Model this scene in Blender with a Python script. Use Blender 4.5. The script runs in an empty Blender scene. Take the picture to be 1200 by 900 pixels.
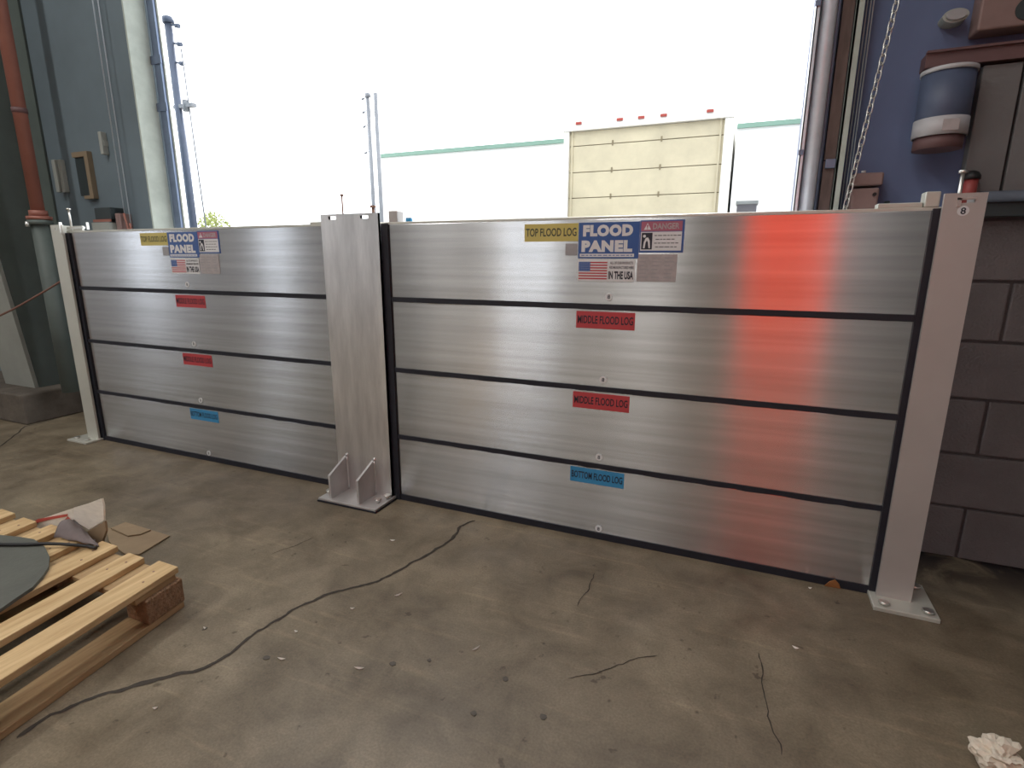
import bpy, bmesh, math, random
from mathutils import Vector, Matrix, noise as mn
random.seed(7)
scene = bpy.context.scene
COL = scene.collection

# ------------------------------------------------------------------ camera
CAM = Vector((0.0, -1.944, 1.082)); YAW, PITCH, ROLL, FPX = -0.398, -0.226, 0.003, 635.737
_d = Vector((math.sin(YAW)*math.cos(PITCH), math.cos(YAW)*math.cos(PITCH), math.sin(PITCH)))
_r = Vector((math.cos(YAW), -math.sin(YAW), 0)); _u = _r.cross(_d)
_R = math.cos(ROLL)*_r + math.sin(ROLL)*_u; _U = -math.sin(ROLL)*_r + math.cos(ROLL)*_u
cd = bpy.data.cameras.new('camera'); cam = bpy.data.objects.new('camera', cd); COL.objects.link(cam)
cd.sensor_width = 36; cd.lens = FPX/1200*36; cd.clip_start = .05; cd.clip_end = 200
m = Matrix.Identity(4)
for i in range(3):
    m[i][0] = _R[i]; m[i][1] = _U[i]; m[i][2] = -_d[i]; m[i][3] = CAM[i]
cam.matrix_world = m
scene.camera = cam

# ------------------------------------------------------------------ world, light, exposure
SKY = 3.2
w = bpy.data.worlds.new('overcast_sky'); scene.world = w; w.use_nodes = True
bg = w.node_tree.nodes['Background']; bg.inputs[0].default_value = (.93, .965, 1.0, 1); bg.inputs[1].default_value = SKY
scene.view_settings.view_transform = 'Standard'; scene.view_settings.look = 'None'
scene.view_settings.gamma = 1; scene.view_settings.use_curve_mapping = False
scene.view_settings.exposure = 0.0
ADDED_LAMP_W = 42  # power of the ceiling lamps added out of view
SUN_EL, SUN_AZ = math.radians(34), math.radians(10)     # low hazy sun shining in over the barrier, above the frame
sd = bpy.data.lights.new('sun', 'SUN'); sd.energy = 6.0; sd.angle = math.radians(1.2); sd.color = (1, .95, .88)
sun = bpy.data.objects.new('sun', sd); COL.objects.link(sun); sun.location = (-3, 20, 14)
_s = Vector((math.sin(SUN_AZ)*math.cos(SUN_EL), -math.cos(SUN_AZ)*math.cos(SUN_EL), -math.sin(SUN_EL)))
sun.rotation_euler = _s.to_track_quat('-Z', 'Y').to_euler()

# photo pixel (1200x900 frame) -> point on a known plane
def _ray(u, v): return _R*((u-600)/FPX) + _U*(-(v-450)/FPX) + _d
def onz(u, v, z=0.): d = _ray(u, v); return CAM + d*((z-CAM.z)/d.z)
def ony(u, v, y=0.): d = _ray(u, v); return CAM + d*((y-CAM.y)/d.y)
def onx(u, v, x=0.): d = _ray(u, v); return CAM + d*((x-CAM.x)/d.x)

# ------------------------------------------------------------------ materials
def mat(name, col=(.5, .5, .5), rough=.5, metal=0., noise=0., nscale=8., stretch=(1, 1, 1), col2=None, bump=0., bscale=None,
        rvar=0., aniso=0., tangent=None, emit=0., detail=6, spec=.5, alpha=None):
    M = bpy.data.materials.new(name); M.use_nodes = True
    nt = M.node_tree; b = nt.nodes['Principled BSDF']; L = nt.links.new
    b.inputs['Base Color'].default_value = (*col, 1); b.inputs['Roughness'].default_value = rough
    b.inputs['Metallic'].default_value = metal; b.inputs['Specular IOR Level'].default_value = spec
    if emit:
        b.inputs['Emission Color'].default_value = (*col, 1); b.inputs['Emission Strength'].default_value = emit
    if noise or bump or rvar or col2:
        tc = nt.nodes.new('ShaderNodeTexCoord'); mp = nt.nodes.new('ShaderNodeMapping')
        mp.inputs['Scale'].default_value = stretch; L(tc.outputs['Object'], mp.inputs[0])
        n = nt.nodes.new('ShaderNodeTexNoise'); n.inputs['Scale'].default_value = nscale; n.inputs['Detail'].default_value = detail
        n.inputs['Roughness'].default_value = .6
        L(mp.outputs[0], n.inputs['Vector'])
        if noise or col2:
            r = nt.nodes.new('ShaderNodeValToRGB')
            c2 = col2 or tuple(c*(1-noise) for c in col)
            c1 = col if col2 else tuple(min(1, c*(1+noise*.5)) for c in col)
            r.color_ramp.elements[0].position = .32; r.color_ramp.elements[0].color = (*c2, 1)
            r.color_ramp.elements[1].position = .68; r.color_ramp.elements[1].color = (*c1, 1)
            L(n.outputs[0], r.inputs[0]); L(r.outputs[0], b.inputs['Base Color'])
        if rvar:
            mr = nt.nodes.new('ShaderNodeMapRange'); mr.inputs[1].default_value = .3; mr.inputs[2].default_value = .7
            mr.inputs[3].default_value = rough-rvar; mr.inputs[4].default_value = rough+rvar
            L(n.outputs[0], mr.inputs[0]); L(mr.outputs[0], b.inputs['Roughness'])
        if bump:
            n2 = nt.nodes.new('ShaderNodeTexNoise'); n2.inputs['Scale'].default_value = bscale or nscale*6; n2.inputs['Detail'].default_value = 4
            L(mp.outputs[0], n2.inputs['Vector'])
            bp = nt.nodes.new('ShaderNodeBump'); bp.inputs['Strength'].default_value = bump; bp.inputs['Distance'].default_value = .01
            L(n2.outputs[0], bp.inputs['Height']); L(bp.outputs[0], b.inputs['Normal'])
    if aniso:
        b.inputs['Anisotropic'].default_value = aniso
        cx = nt.nodes.new('ShaderNodeCombineXYZ')
        for i in range(3): cx.inputs[i].default_value = tangent[i]
        L(cx.outputs[0], b.inputs['Tangent'])
    return M

def floor_material():
    M = bpy.data.materials.new('stained_concrete'); M.use_nodes = True
    nt = M.node_tree; b = nt.nodes['Principled BSDF']; L = nt.links.new
    tc = nt.nodes.new('ShaderNodeTexCoord')
    def noise(scale, detail, vec=None, dist=0.):
        n = nt.nodes.new('ShaderNodeTexNoise'); n.inputs['Scale'].default_value = scale; n.inputs['Detail'].default_value = detail
        n.inputs['Roughness'].default_value = .62; n.inputs['Distortion'].default_value = dist
        L(vec or tc.outputs['Object'], n.inputs['Vector']); return n.outputs[0]
    def ramp(f, p0, c0, p1, c1):
        r = nt.nodes.new('ShaderNodeValToRGB'); r.color_ramp.elements[0].position = p0; r.color_ramp.elements[1].position = p1
        r.color_ramp.elements[0].color = (*c0, 1); r.color_ramp.elements[1].color = (*c1, 1); L(f, r.inputs[0]); return r.outputs[0]
    def mix(a, c, f, mode='MIX'):
        x = nt.nodes.new('ShaderNodeMixRGB'); x.blend_type = mode
        if isinstance(f, float): x.inputs[0].default_value = f
        else: L(f, x.inputs[0])
        L(a, x.inputs[1]); L(c, x.inputs[2]); return x.outputs[0]
    base = ramp(noise(.9, 8, dist=.6), .33, (.165, .133, .093), .68, (.285, .234, .160))
    mid = ramp(noise(6, 8, dist=.4), .30, (.58, .56, .54), .66, (1.1, 1.1, 1.1))
    c = mix(base, mid, 1.0, 'MULTIPLY')
    mp = nt.nodes.new('ShaderNodeMapping'); mp.inputs['Rotation'].default_value = (0, 0, .6); mp.inputs['Scale'].default_value = (1.2, 14, 1)
    L(tc.outputs['Object'], mp.inputs[0])
    scuff = ramp(noise(2.5, 6, mp.outputs[0]), .56, (1, 1, 1), .74, (1.45, 1.42, 1.36))
    c = mix(c, scuff, .7, 'MULTIPLY')
    spots = ramp(noise(22, 3), .27, (.45, .42, .40), .33, (1, 1, 1))
    c = mix(c, spots, .8, 'MULTIPLY')
    fine = ramp(noise(160, 3), .3, (.8, .8, .8), .7, (1.12, 1.12, 1.12))
    c = mix(c, fine, 1.0, 'MULTIPLY')
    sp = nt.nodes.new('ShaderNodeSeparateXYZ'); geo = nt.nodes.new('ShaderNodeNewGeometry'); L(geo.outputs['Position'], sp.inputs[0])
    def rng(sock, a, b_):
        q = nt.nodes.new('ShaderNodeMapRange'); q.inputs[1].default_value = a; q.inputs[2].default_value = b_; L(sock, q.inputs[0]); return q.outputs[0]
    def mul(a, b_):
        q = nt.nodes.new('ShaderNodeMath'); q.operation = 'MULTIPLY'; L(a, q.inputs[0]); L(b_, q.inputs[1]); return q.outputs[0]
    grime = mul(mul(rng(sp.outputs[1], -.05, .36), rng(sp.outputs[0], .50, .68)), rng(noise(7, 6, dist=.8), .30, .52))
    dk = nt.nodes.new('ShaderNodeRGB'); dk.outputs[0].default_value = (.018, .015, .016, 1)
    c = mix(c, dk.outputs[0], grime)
    L(c, b.inputs['Base Color']); b.inputs['Specular IOR Level'].default_value = .3
    mr = nt.nodes.new('ShaderNodeMapRange'); mr.inputs[1].default_value = .3; mr.inputs[2].default_value = .7
    mr.inputs[3].default_value = .34; mr.inputs[4].default_value = .58
    L(noise(2.2, 6), mr.inputs[0]); L(mr.outputs[0], b.inputs['Roughness'])
    bp = nt.nodes.new('ShaderNodeBump'); bp.inputs['Strength'].default_value = .12; bp.inputs['Distance'].default_value = .004
    L(noise(60, 5), bp.inputs['Height']); L(bp.outputs[0], b.inputs['Normal'])
    return M

def brushed(name, col, rough, aniso, tangent, stretch, var=.06):
    M = bpy.data.materials.new(name); M.use_nodes = True
    nt = M.node_tree; b = nt.nodes['Principled BSDF']; L = nt.links.new
    b.inputs['Metallic'].default_value = 1; b.inputs['Anisotropic'].default_value = aniso
    cx = nt.nodes.new('ShaderNodeCombineXYZ')
    for i in range(3): cx.inputs[i].default_value = tangent[i]
    L(cx.outputs[0], b.inputs['Tangent'])
    tc = nt.nodes.new('ShaderNodeTexCoord'); mp = nt.nodes.new('ShaderNodeMapping'); mp.inputs['Scale'].default_value = stretch
    L(tc.outputs['Object'], mp.inputs[0])
    n = nt.nodes.new('ShaderNodeTexNoise'); n.inputs['Scale'].default_value = 1; n.inputs['Detail'].default_value = 7; n.inputs['Roughness'].default_value = .65
    L(mp.outputs[0], n.inputs['Vector'])
    n3 = nt.nodes.new('ShaderNodeTexNoise'); n3.inputs['Scale'].default_value = 3.5; n3.inputs['Detail'].default_value = 4
    L(tc.outputs['Object'], n3.inputs['Vector'])
    r = nt.nodes.new('ShaderNodeValToRGB')
    r.color_ramp.elements[0].position = .3; r.color_ramp.elements[0].color = (*[c*(1-var*2) for c in col], 1)
    r.color_ramp.elements[1].position = .7; r.color_ramp.elements[1].color = (*[min(1, c*(1+var)) for c in col], 1)
    L(n.outputs[0], r.inputs[0]); L(r.outputs[0], b.inputs['Base Color'])
    ad = nt.nodes.new('ShaderNodeMath'); ad.operation = 'ADD'; L(n.outputs[0], ad.inputs[0]); L(n3.outputs[0], ad.inputs[1])
    mr = nt.nodes.new('ShaderNodeMapRange'); mr.inputs[1].default_value = .7; mr.inputs[2].default_value = 1.3
    mr.inputs[3].default_value = rough-.018; mr.inputs[4].default_value = rough+.022
    L(ad.outputs[0], mr.inputs[0]); L(mr.outputs[0], b.inputs['Roughness'])
    return M

def wood_material(name, light, dark):
    M = mat(name, light, .75, col2=dark, nscale=5, stretch=(9, .8, 9), bump=.25, bscale=9)
    return M

A = {}
A['floor'] = floor_material()
A['alu'] = brushed('brushed_aluminium', (.75, .76, .785), .25, 1.0, (0, 0, 1), (.45, 40, 26), .12)
A['mill'] = brushed('mill_aluminium', (.80, .79, .785), .36, .4, (1, 0, 0), (14, 14, 2.2), .13)
A['mill'].node_tree.nodes['Principled BSDF'].inputs['Metallic'].default_value = .8
A['plate'] = mat('mill_plate', (.58, .565, .56), .45, .5, noise=.1, nscale=12, rvar=.06)
A['post'] = mat('grey_coated_aluminium', (.52, .49, .47), .42, .35, noise=.06, nscale=5, rvar=.05)
A['postpale'] = mat('pale_coated_aluminium', (.62, .62, .56), .42, .35, noise=.06, nscale=5, rvar=.05)
A['rubber'] = mat('black_rubber', (.012, .013, .022), .6, noise=.2, nscale=20)
A['bolt'] = mat('zinc_plated_steel', (.75, .74, .70), .3, .9)
A['rustbolt'] = mat('rusty_steel', (.33, .20, .15), .6, .5, noise=.3, nscale=40)
A['weld'] = mat('weld_bead', (.80, .80, .80), .35, .8)
A['yellow'] = mat('yellow_vinyl', (.60, .50, .14), .35, noise=.05, nscale=9)
A['red'] = mat('red_vinyl', (.50, .055, .065), .35, noise=.06, nscale=9)
A['blue'] = mat('blue_vinyl', (.045, .27, .52), .35, noise=.06, nscale=9)
A['navy'] = mat('royal_blue_vinyl', (.045, .11, .33), .32, noise=.05, nscale=9)
A['white'] = mat('white_vinyl', (.74, .74, .75), .35, noise=.04, nscale=12)
A['grey'] = mat('grey_film', (.36, .35, .36), .38, noise=.08, nscale=30)
A['greypink'] = mat('clear_print_film', (.44, .40, .40), .38, noise=.14, nscale=45)
A['ink'] = mat('dark_ink', (.02, .024, .04), .5, noise=.05, nscale=30)
A['dangerred'] = mat('danger_red', (.42, .13, .19), .35, noise=.06, nscale=9)
A['inkyellow'] = mat('dark_olive_ink', (.06, .07, .045), .5, noise=.05, nscale=30)
A['cmu'] = mat('painted_block', (.125, .108, .108), .8, noise=.18, nscale=5, bump=.5, bscale=120)
A['mortar'] = mat('mortar_joint', (.080, .069, .070), .9, noise=.2, nscale=40)
A['wallblue'] = mat('hazy_blue_wall_paint', (.125, .165, .29), .7, noise=.14, nscale=2.2)  # blue is partly lens haze, put into the wall colour
A['wallteal'] = mat('teal_grey_wall_paint', (.135, .178, .205), .7, noise=.14, nscale=2.2)
A['web'] = mat('dark_green_steel', (.105, .130, .120), .6, noise=.18, nscale=3)
A['flange'] = mat('grey_green_steel', (.30, .31, .28), .6, noise=.12, nscale=4)
A['plinth'] = mat('stained_plinth_concrete', (.125, .105, .085), .85, noise=.35, nscale=7, bump=.4, bscale=50)
A['jamb'] = mat('pale_painted_jamb', (.45, .50, .45), .6, noise=.18, nscale=6)
A['galv'] = mat('galvanised_steel', (.62, .63, .64), .38, .85, noise=.18, nscale=14, rvar=.08)
A['galvpale'] = mat('pale_zinc_coat', (.74, .78, .86), .35, .25, noise=.12, nscale=14)
A['dgalv'] = mat('dark_track_steel', (.20, .25, .36), .45, .6, noise=.15, nscale=9)
A['rustwood'] = mat('brown_timber_strip', (.125, .085, .075), .8, noise=.3, nscale=10, stretch=(6, 6, 1))
A['cable'] = mat('steel_cable', (.5, .55, .6), .4, .7)
A['orange'] = mat('orange_red_paint', (.33, .13, .095), .5, noise=.14, nscale=6)
A['hose'] = mat('dull_red_hose', (.20, .10, .075), .6, noise=.1, nscale=9)
A['boxgrey'] = mat('grey_enamel_box', (.34, .36, .33), .5, noise=.1, nscale=8)
A['valvered'] = mat('dull_red_plastic', (.30, .055, .05), .5, noise=.1, nscale=8)
A['boxgrey2'] = mat('dull_blue_grey_paint', (.085, .10, .13), .6, noise=.1, nscale=8)
A['boxdark'] = mat('dark_box', (.03, .042, .045), .5, noise=.1, nscale=8)
A['tanframe'] = mat('tan_frame', (.24, .185, .12), .6, noise=.1, nscale=8)
A['boxpink'] = mat('brown_pink_enamel', (.25, .165, .15), .55, noise=.12, nscale=12)
A['canister'] = mat('blue_grey_plastic', (.085, .11, .18), .5, noise=.1, nscale=8)
A['labelwhite'] = mat('pale_label', (.50, .50, .52), .5, noise=.08, nscale=18)
A['maroon'] = mat('dull_maroon', (.14, .075, .075), .6, noise=.12, nscale=9)
A['columngrey'] = mat('grey_brown_concrete', (.17, .165, .165), .75, noise=.14, nscale=3, bump=.2, bscale=60)
A['wood'] = wood_material('pine_board', (.68, .49, .26), (.44, .28, .125))
A['woodside'] = wood_material('weathered_pine', (.50, .35, .18), (.33, .21, .10))
A['chip'] = mat('pressed_wood_block', (.34, .20, .11), .85, noise=.35, nscale=60, bump=.8, bscale=120)
A['mat'] = mat('green_grey_rubber', (.105, .108, .090), .7, noise=.14, nscale=7, bump=.2, bscale=60)
A['black'] = mat('black_plastic', (.012, .012, .013), .5, noise=.1, nscale=9)
A['card'] = mat('brown_cardboard', (.30, .215, .13), .8, noise=.14, nscale=7, bump=.1)
A['whitecard'] = mat('white_faced_cardboard', (.80, .75, .66), .7, noise=.10, nscale=20, stretch=(1, 1, 5))
A['tapered'] = mat('red_print', (.52, .09, .07), .6, noise=.1, nscale=20)
A['rag'] = mat('mauve_grey_cloth', (.20, .165, .16), .9, noise=.2, nscale=18)
A['paper'] = mat('crumpled_paper', (.74, .66, .54), .75, noise=.06, nscale=12, bump=.2)
A['crack'] = mat('crack_dirt', (.052, .042, .033), .95, noise=.2, nscale=50)
A['spot'] = mat('oil_spot', (.085, .072, .056), .7, noise=.2, nscale=50)
A['chipwhite'] = mat('paper_flecks', (.86, .83, .76), .7, noise=.1, nscale=50)
A['leaf'] = mat('brown_leaf', (.33, .14, .045), .7, noise=.2, nscale=50)
A['roomwall'] = mat('pale_room_wall', (.64, .65, .67), .8, noise=.1, nscale=1.2)
A['ceiling'] = mat('white_ceiling', (.68, .68, .68), .8, noise=.06, nscale=1)
A['redstandin'] = mat('stand_in_red', (.90, .050, .012), .8, noise=.03, nscale=3, spec=.1)
A['asphalt'] = mat('pale_concrete_yard', (.42, .41, .39), .9, noise=.15, nscale=2, bump=.1)
A['bldg'] = mat('white_stucco', (.82, .82, .80), .8, noise=.03, nscale=1.5)
A['coping'] = mat('green_coping', (.18, .30, .24), .6, noise=.08, nscale=3)
A['truckwhite'] = mat('truck_white_paint', (.80, .78, .72), .4, noise=.04, nscale=3)
A['truckcream'] = mat('cream_roll_door', (.565, .50, .345), .5, noise=.13, nscale=2.6)
A['truckgroove'] = mat('door_joint_rubber', (.22, .18, .11), .8, noise=.1, nscale=9)
A['lampred'] = mat('red_lens', (.36, .06, .045), .25, noise=.05, nscale=20)
A['tyre'] = mat('tyre_rubber', (.02, .02, .02), .8, noise=.1, nscale=20)
A['fence'] = mat('dark_fence_steel', (.10, .12, .17), .5, .4, noise=.1, nscale=9)
A['fencefar'] = mat('grey_fence_steel', (.24, .25, .27), .5, .3, noise=.1, nscale=9)
A['leafgreen'] = mat('pale_olive_leaf', (.34, .38, .13), .6, noise=.3, nscale=12)
A['bark'] = mat('bark', (.12, .085, .06), .9, noise=.3, nscale=20)
A['addedfix'] = mat('added_fixture_paint', (.7, .7, .7), .5, noise=.03, nscale=5)
A['glass'] = mat('window_glass', (.95, .97, 1.), .02); A['glass'].node_tree.nodes['Principled BSDF'].inputs['Transmission Weight'].default_value = 1
A['bluecap'] = mat('bright_blue_plastic', (.03, .30, .60), .4, noise=.05, nscale=9)

# ------------------------------------------------------------------ mesh helpers
class MB:
    def __init__(s): s.bm = bmesh.new()
    def box(s, x0, x1, y0, y1, z0, z1, bev=0.):
        r = bmesh.ops.create_cube(s.bm, size=1)
        for v in r['verts']:
            v.co = Vector(((x0+x1)/2+v.co.x*(x1-x0), (y0+y1)/2+v.co.y*(y1-y0), (z0+z1)/2+v.co.z*(z1-z0)))
        if bev:
            es = list({e for v in r['verts'] for e in v.link_edges})
            bmesh.ops.bevel(s.bm, geom=es, offset=bev, segments=2, affect='EDGES', profile=.5)
        return s
    def obox(s, o, ax, ay, az, bev=0.):      # oriented box: corner o, three edge vectors
        P = [Vector(o)+ax*i+ay*j+az*k for k in (0, 1) for j in (0, 1) for i in (0, 1)]
        vs = [s.bm.verts.new(q) for q in P]
        fs = [s.bm.faces.new([vs[i] for i in f]) for f in ((0, 2, 3, 1), (4, 5, 7, 6), (0, 1, 5, 4), (2, 6, 7, 3), (0, 4, 6, 2), (1, 3, 7, 5))]
        bmesh.ops.recalc_face_normals(s.bm, faces=fs)
        if bev: bmesh.ops.bevel(s.bm, geom=list({e for f in fs for e in f.edges}), offset=bev, segments=2, affect='EDGES', profile=.5)
        return s
    def tube(s, pts, r, n=12, cap=True, rad=None):
        pts = [Vector(q) for q in pts]; rings = []; up = None
        for i, q in enumerate(pts):
            t = (pts[min(i+1, len(pts)-1)]-pts[max(i-1, 0)]).normalized()
            if up is None: up = Vector((0, 0, 1)) if abs(t.z) < .9 else Vector((1, 0, 0))
            a = t.cross(up).normalized(); b = a.cross(t).normalized(); up = b
            rr = rad[i] if rad else r
            rings.append([s.bm.verts.new(q+a*(math.cos(k*math.tau/n)*rr)+b*(math.sin(k*math.tau/n)*rr)) for k in range(n)])
        fs = []
        for A_, B_ in zip(rings, rings[1:]):
            for k in range(n): fs.append(s.bm.faces.new((A_[k], A_[(k+1) % n], B_[(k+1) % n], B_[k])))
        if cap: fs.append(s.bm.faces.new(rings[0][::-1])); fs.append(s.bm.faces.new(rings[-1]))
        bmesh.ops.recalc_face_normals(s.bm, faces=fs)
        for f in fs[:-2] if cap else fs: f.smooth = True
        return s
    def prism(s, pts, off):                  # polygon points + extrusion vector
        off = Vector(off); a = [s.bm.verts.new(Vector(q)) for q in pts]; b = [s.bm.verts.new(Vector(q)+off) for q in pts]
        fs = [s.bm.faces.new(a), s.bm.faces.new(b[::-1])]; n = len(pts)
        for i in range(n): fs.append(s.bm.faces.new((a[i], b[i], b[(i+1) % n], a[(i+1) % n])))
        bmesh.ops.recalc_face_normals(s.bm, faces=fs); return s
    def disc(s, c, r, y0, y1, n=20):         # short cylinder along y
        return s.prism([(c[0]+math.cos(k*math.tau/n)*r, y0, c[1]+math.sin(k*math.tau/n)*r) for k in range(n)], (0, y1-y0, 0))
    def torus(s, c, R, r, u, v, seg=14, n=6, stretch=0.):   # ring in plane u,v; stretched along u
        u = Vector(u); v = Vector(v); wv = u.cross(v); rings = []
        for i in range(seg):
            a = i*math.tau/seg; rad = u*math.cos(a)+v*math.sin(a)
            cc = Vector(c)+rad*R+u*(stretch if math.cos(a) > 0 else -stretch)
            rings.append([s.bm.verts.new(cc+rad*(math.cos(k*math.tau/n)*r)+wv*(math.sin(k*math.tau/n)*r)) for k in range(n)])
        for i in range(seg):
            a, b = rings[i], rings[(i+1) % seg]
            for k in range(n):
                f = s.bm.faces.new((a[k], a[(k+1) % n], b[(k+1) % n], b[k])); f.smooth = True
        return s
    def mesh(s, name):
        me = bpy.data.meshes.new(name); bmesh.ops.recalc_face_normals(s.bm, faces=s.bm.faces[:]); s.bm.to_mesh(me); s.bm.free(); return me

def wloc(o):
    v = Vector((0, 0, 0))
    while o: v = v+o.location; o = o.parent
    return v
def link(o, parent=None):
    COL.objects.link(o)
    if parent: o.parent = parent
    return o
def put(name, mb, material, parent=None):
    me = mb if isinstance(mb, bpy.types.Mesh) else mb.mesh(name)
    o = bpy.data.objects.new(name, me)
    if not me.materials: me.materials.append(material)
    if parent: base = wloc(parent)
    else:
        xs = [v.co for v in me.vertices]
        base = Vector(((min(c.x for c in xs)+max(c.x for c in xs))/2, (min(c.y for c in xs)+max(c.y for c in xs))/2, min(c.z for c in xs)))
    me.transform(Matrix.Translation(-base))
    if not parent: o.location = base
    return link(o, parent)
def tag(o, label, cat, group=None):
    o['label'] = label; o['category'] = cat
    if group: o['group'] = group
    return o
def struct(name, mb, material):
    o = put(name, mb, material); o['kind'] = 'structure'; return o
def thing(name, label, cat, loc, group=None):
    o = bpy.data.objects.new(name, None); o.location = Vector(loc); link(o); return tag(o, label, cat, group)

def text_mesh(body, x0, x1, z0, z1, y, bold=.0, depth=.0004, spacing=1.):
    cu = bpy.data.curves.new('t', 'FONT'); cu.body = body; cu.size = 1; cu.offset = bold; cu.resolution_u = 3; cu.space_character = spacing
    to = bpy.data.objects.new('t', cu); COL.objects.link(to)
    bpy.context.view_layer.update()
    me = bpy.data.meshes.new_from_object(to.evaluated_get(bpy.context.evaluated_depsgraph_get()))
    bpy.data.objects.remove(to); bpy.data.curves.remove(cu)
    xs = [v.co.x for v in me.vertices]; ys = [v.co.y for v in me.vertices]
    ax, bx, ay, by = min(xs), max(xs), min(ys), max(ys)
    for v in me.vertices:
        v.co = Vector((x0+(v.co.x-ax)/(bx-ax)*(x1-x0), y, z0+(v.co.y-ay)/(by-ay)*(z1-z0)))
    me.materials.clear()
    return me

# ================================================================== STRUCTURE
WY = .385                                   # inner face of the front wall
OL, OR_, OTOP = -3.37, .145, 4.5            # door opening
RX0, RX1, RY0, RZ = -8.5, 6.5, -11., 5.6
floor = struct('floor', MB().box(RX0, RX1, RY0, .585, -.2, 0), A['floor'])
struct('ceiling', MB().box(RX0, RX1, RY0, .585, RZ, RZ+.2), A['ceiling'])
BW0, BW1 = -5.9, -4.3
struct('wall_back', MB().box(RX0, BW0, RY0-.2, RY0, 0, RZ).box(BW1, RX1, RY0-.2, RY0, 0, RZ).box(BW0, BW1, RY0-.2, RY0, 0, .8).box(BW0, BW1, RY0-.2, RY0, 3.2, RZ), A['roomwall'])
b = MB(); y0, y1 = RY0-.16, RY0-.08
b.box(BW0, BW0+.06, y0, y1, .8, 3.2); b.box(BW1-.06, BW1, y0, y1, .8, 3.2); b.box(BW0+.06, BW1-.06, y0, y1, .8, .86); b.box(BW0+.06, BW1-.06, y0, y1, 3.14, 3.2); b.box(-5.13, -5.07, y0, y1, .86, 3.14)
win = struct('window_3', b, A['addedfix'])  # added, unseen; gives the metal a bright back-wall reflection
for a_, c_ in ((BW0+.06, -5.13), (-5.07, BW1-.06)): put('pane', MB().box(a_, c_, RY0-.125, RY0-.119, .86, 3.14), A['glass'], win)
dr_ = struct('added_door_1', MB().box(-3.1, -.3, RY0, RY0+.05, 0, 3.2), A['columngrey'])  # added grey door, unseen, to darken part of the metal's reflection
for k in range(8): put('door_slat', MB().box(-3.06, -.34, RY0+.05, RY0+.07, .02+k*.39, .40+k*.39, .004), A['columngrey'], dr_)
WINS = ((-4.05, -3.45), (-6.8, -5.9)); WZ0, WZ1 = .9, 3.4  # added, unseen windows in the side wall, for streaks in the metal
b = MB(); e = [RY0]+[v for wv in WINS[::-1] for v in wv]+[.585]
for i in range(0, len(e), 2): b.box(RX0-.2, RX0, e[i], e[i+1], 0, RZ)
for a_, c_ in WINS: b.box(RX0-.2, RX0, a_, c_, 0, WZ0); b.box(RX0-.2, RX0, a_, c_, WZ1, RZ)
struct('wall_left', b, A['roomwall'])
for k, (a_, c_) in enumerate(WINS):
    b = MB(); x0, x1 = RX0-.16, RX0-.08
    b.box(x0, x1, a_, a_+.05, WZ0, WZ1); b.box(x0, x1, c_-.05, c_, WZ0, WZ1); b.box(x0, x1, a_+.05, c_-.05, WZ0, WZ0+.05); b.box(x0, x1, a_+.05, c_-.05, WZ1-.05, WZ1); b.box(x0+.01, x1-.01, a_+.05, c_-.05, 2.12, 2.17)
    win = struct('window_%d' % (k+1), b, A['addedfix'])
    for z0_, z1_ in ((WZ0+.05, 2.12), (2.17, WZ1-.05)): put('pane', MB().box(RX0-.125, RX0-.119, a_+.05, c_-.05, z0_, z1_), A['glass'], win)
struct('wall_right', MB().box(RX1, RX1+.2, RY0, .585, 0, RZ), A['roomwall'])
struct('wall_front_left', MB().box(RX0, OL-.0, WY, .585, 0, RZ), A['wallteal'])
struct('wall_front_top', MB().box(OL, OR_, WY, .585, OTOP, RZ), A['wallteal'])
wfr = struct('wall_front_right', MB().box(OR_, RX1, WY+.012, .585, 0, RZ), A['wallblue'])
put('mortar_backing', MB().box(OR_, RX1, WY+.006, WY+.012, 0, 1.235), A['mortar'], wfr)
blk = MB().box(-.198, .198, 0, .02, -.0965, .0965, .004).mesh('block'); blk.materials.append(A['cmu'])
for r in range(6):
    ph = .82 if r % 2 == 0 else 1.02
    k = -1
    while True:
        cx = ph+.203+.406*k; k += 1
        if cx-.198 < OR_: continue
        if cx > 2.6: break
        o = bpy.data.objects.new('block', blk); o.location = Vector((cx, WY-.004, .0995+.203*r))-wfr.location; link(o, wfr)
put('block_field', MB().box(2.75, RX1, WY-.004, WY+.006, 0, 1.235), A['cmu'], wfr)
put('sill_angle', MB().box(.60, 3., WY-.05, WY+.012, 1.222, 1.262), A['boxdark'], wfr)
# door reveal on the column side, painted pale, with timber edge
RVY = onx(203, 262, OL+.012).y
put('door_reveal', MB().box(OL, OL+.012, WY, RVY, 0, OTOP), A['jamb'], bpy.data.objects['wall_front_left'])
# concrete step-up plinth and tapered steel column at the far end of the barrier
struct('trim_1', MB().box(-5.4, -4.30, -.02, WY, 0, .205, .012), A['plinth'])
col = thing('steel_column', 'dark green tapered steel column standing on the concrete plinth', 'column', (-4.45, .2, .206))
put('web', MB().prism([(-4.46, .16, .206), (-4.46, .37, .206), (-4.46, .37, 5.5), (-4.46, -.28, 5.5)], (.02, 0, 0)), A['web'], col)
put('inner_flange', MB().prism([(-4.80, .135, .206), (-4.80, .158, .206), (-4.80, -.285, 5.5), (-4.80, -.308, 5.5)], (.36, 0, 0)), A['flange'], col)
put('outer_flange', MB().box(-4.62, -4.30, .370, .383, .206, 5.5), A['web'], col)

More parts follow.
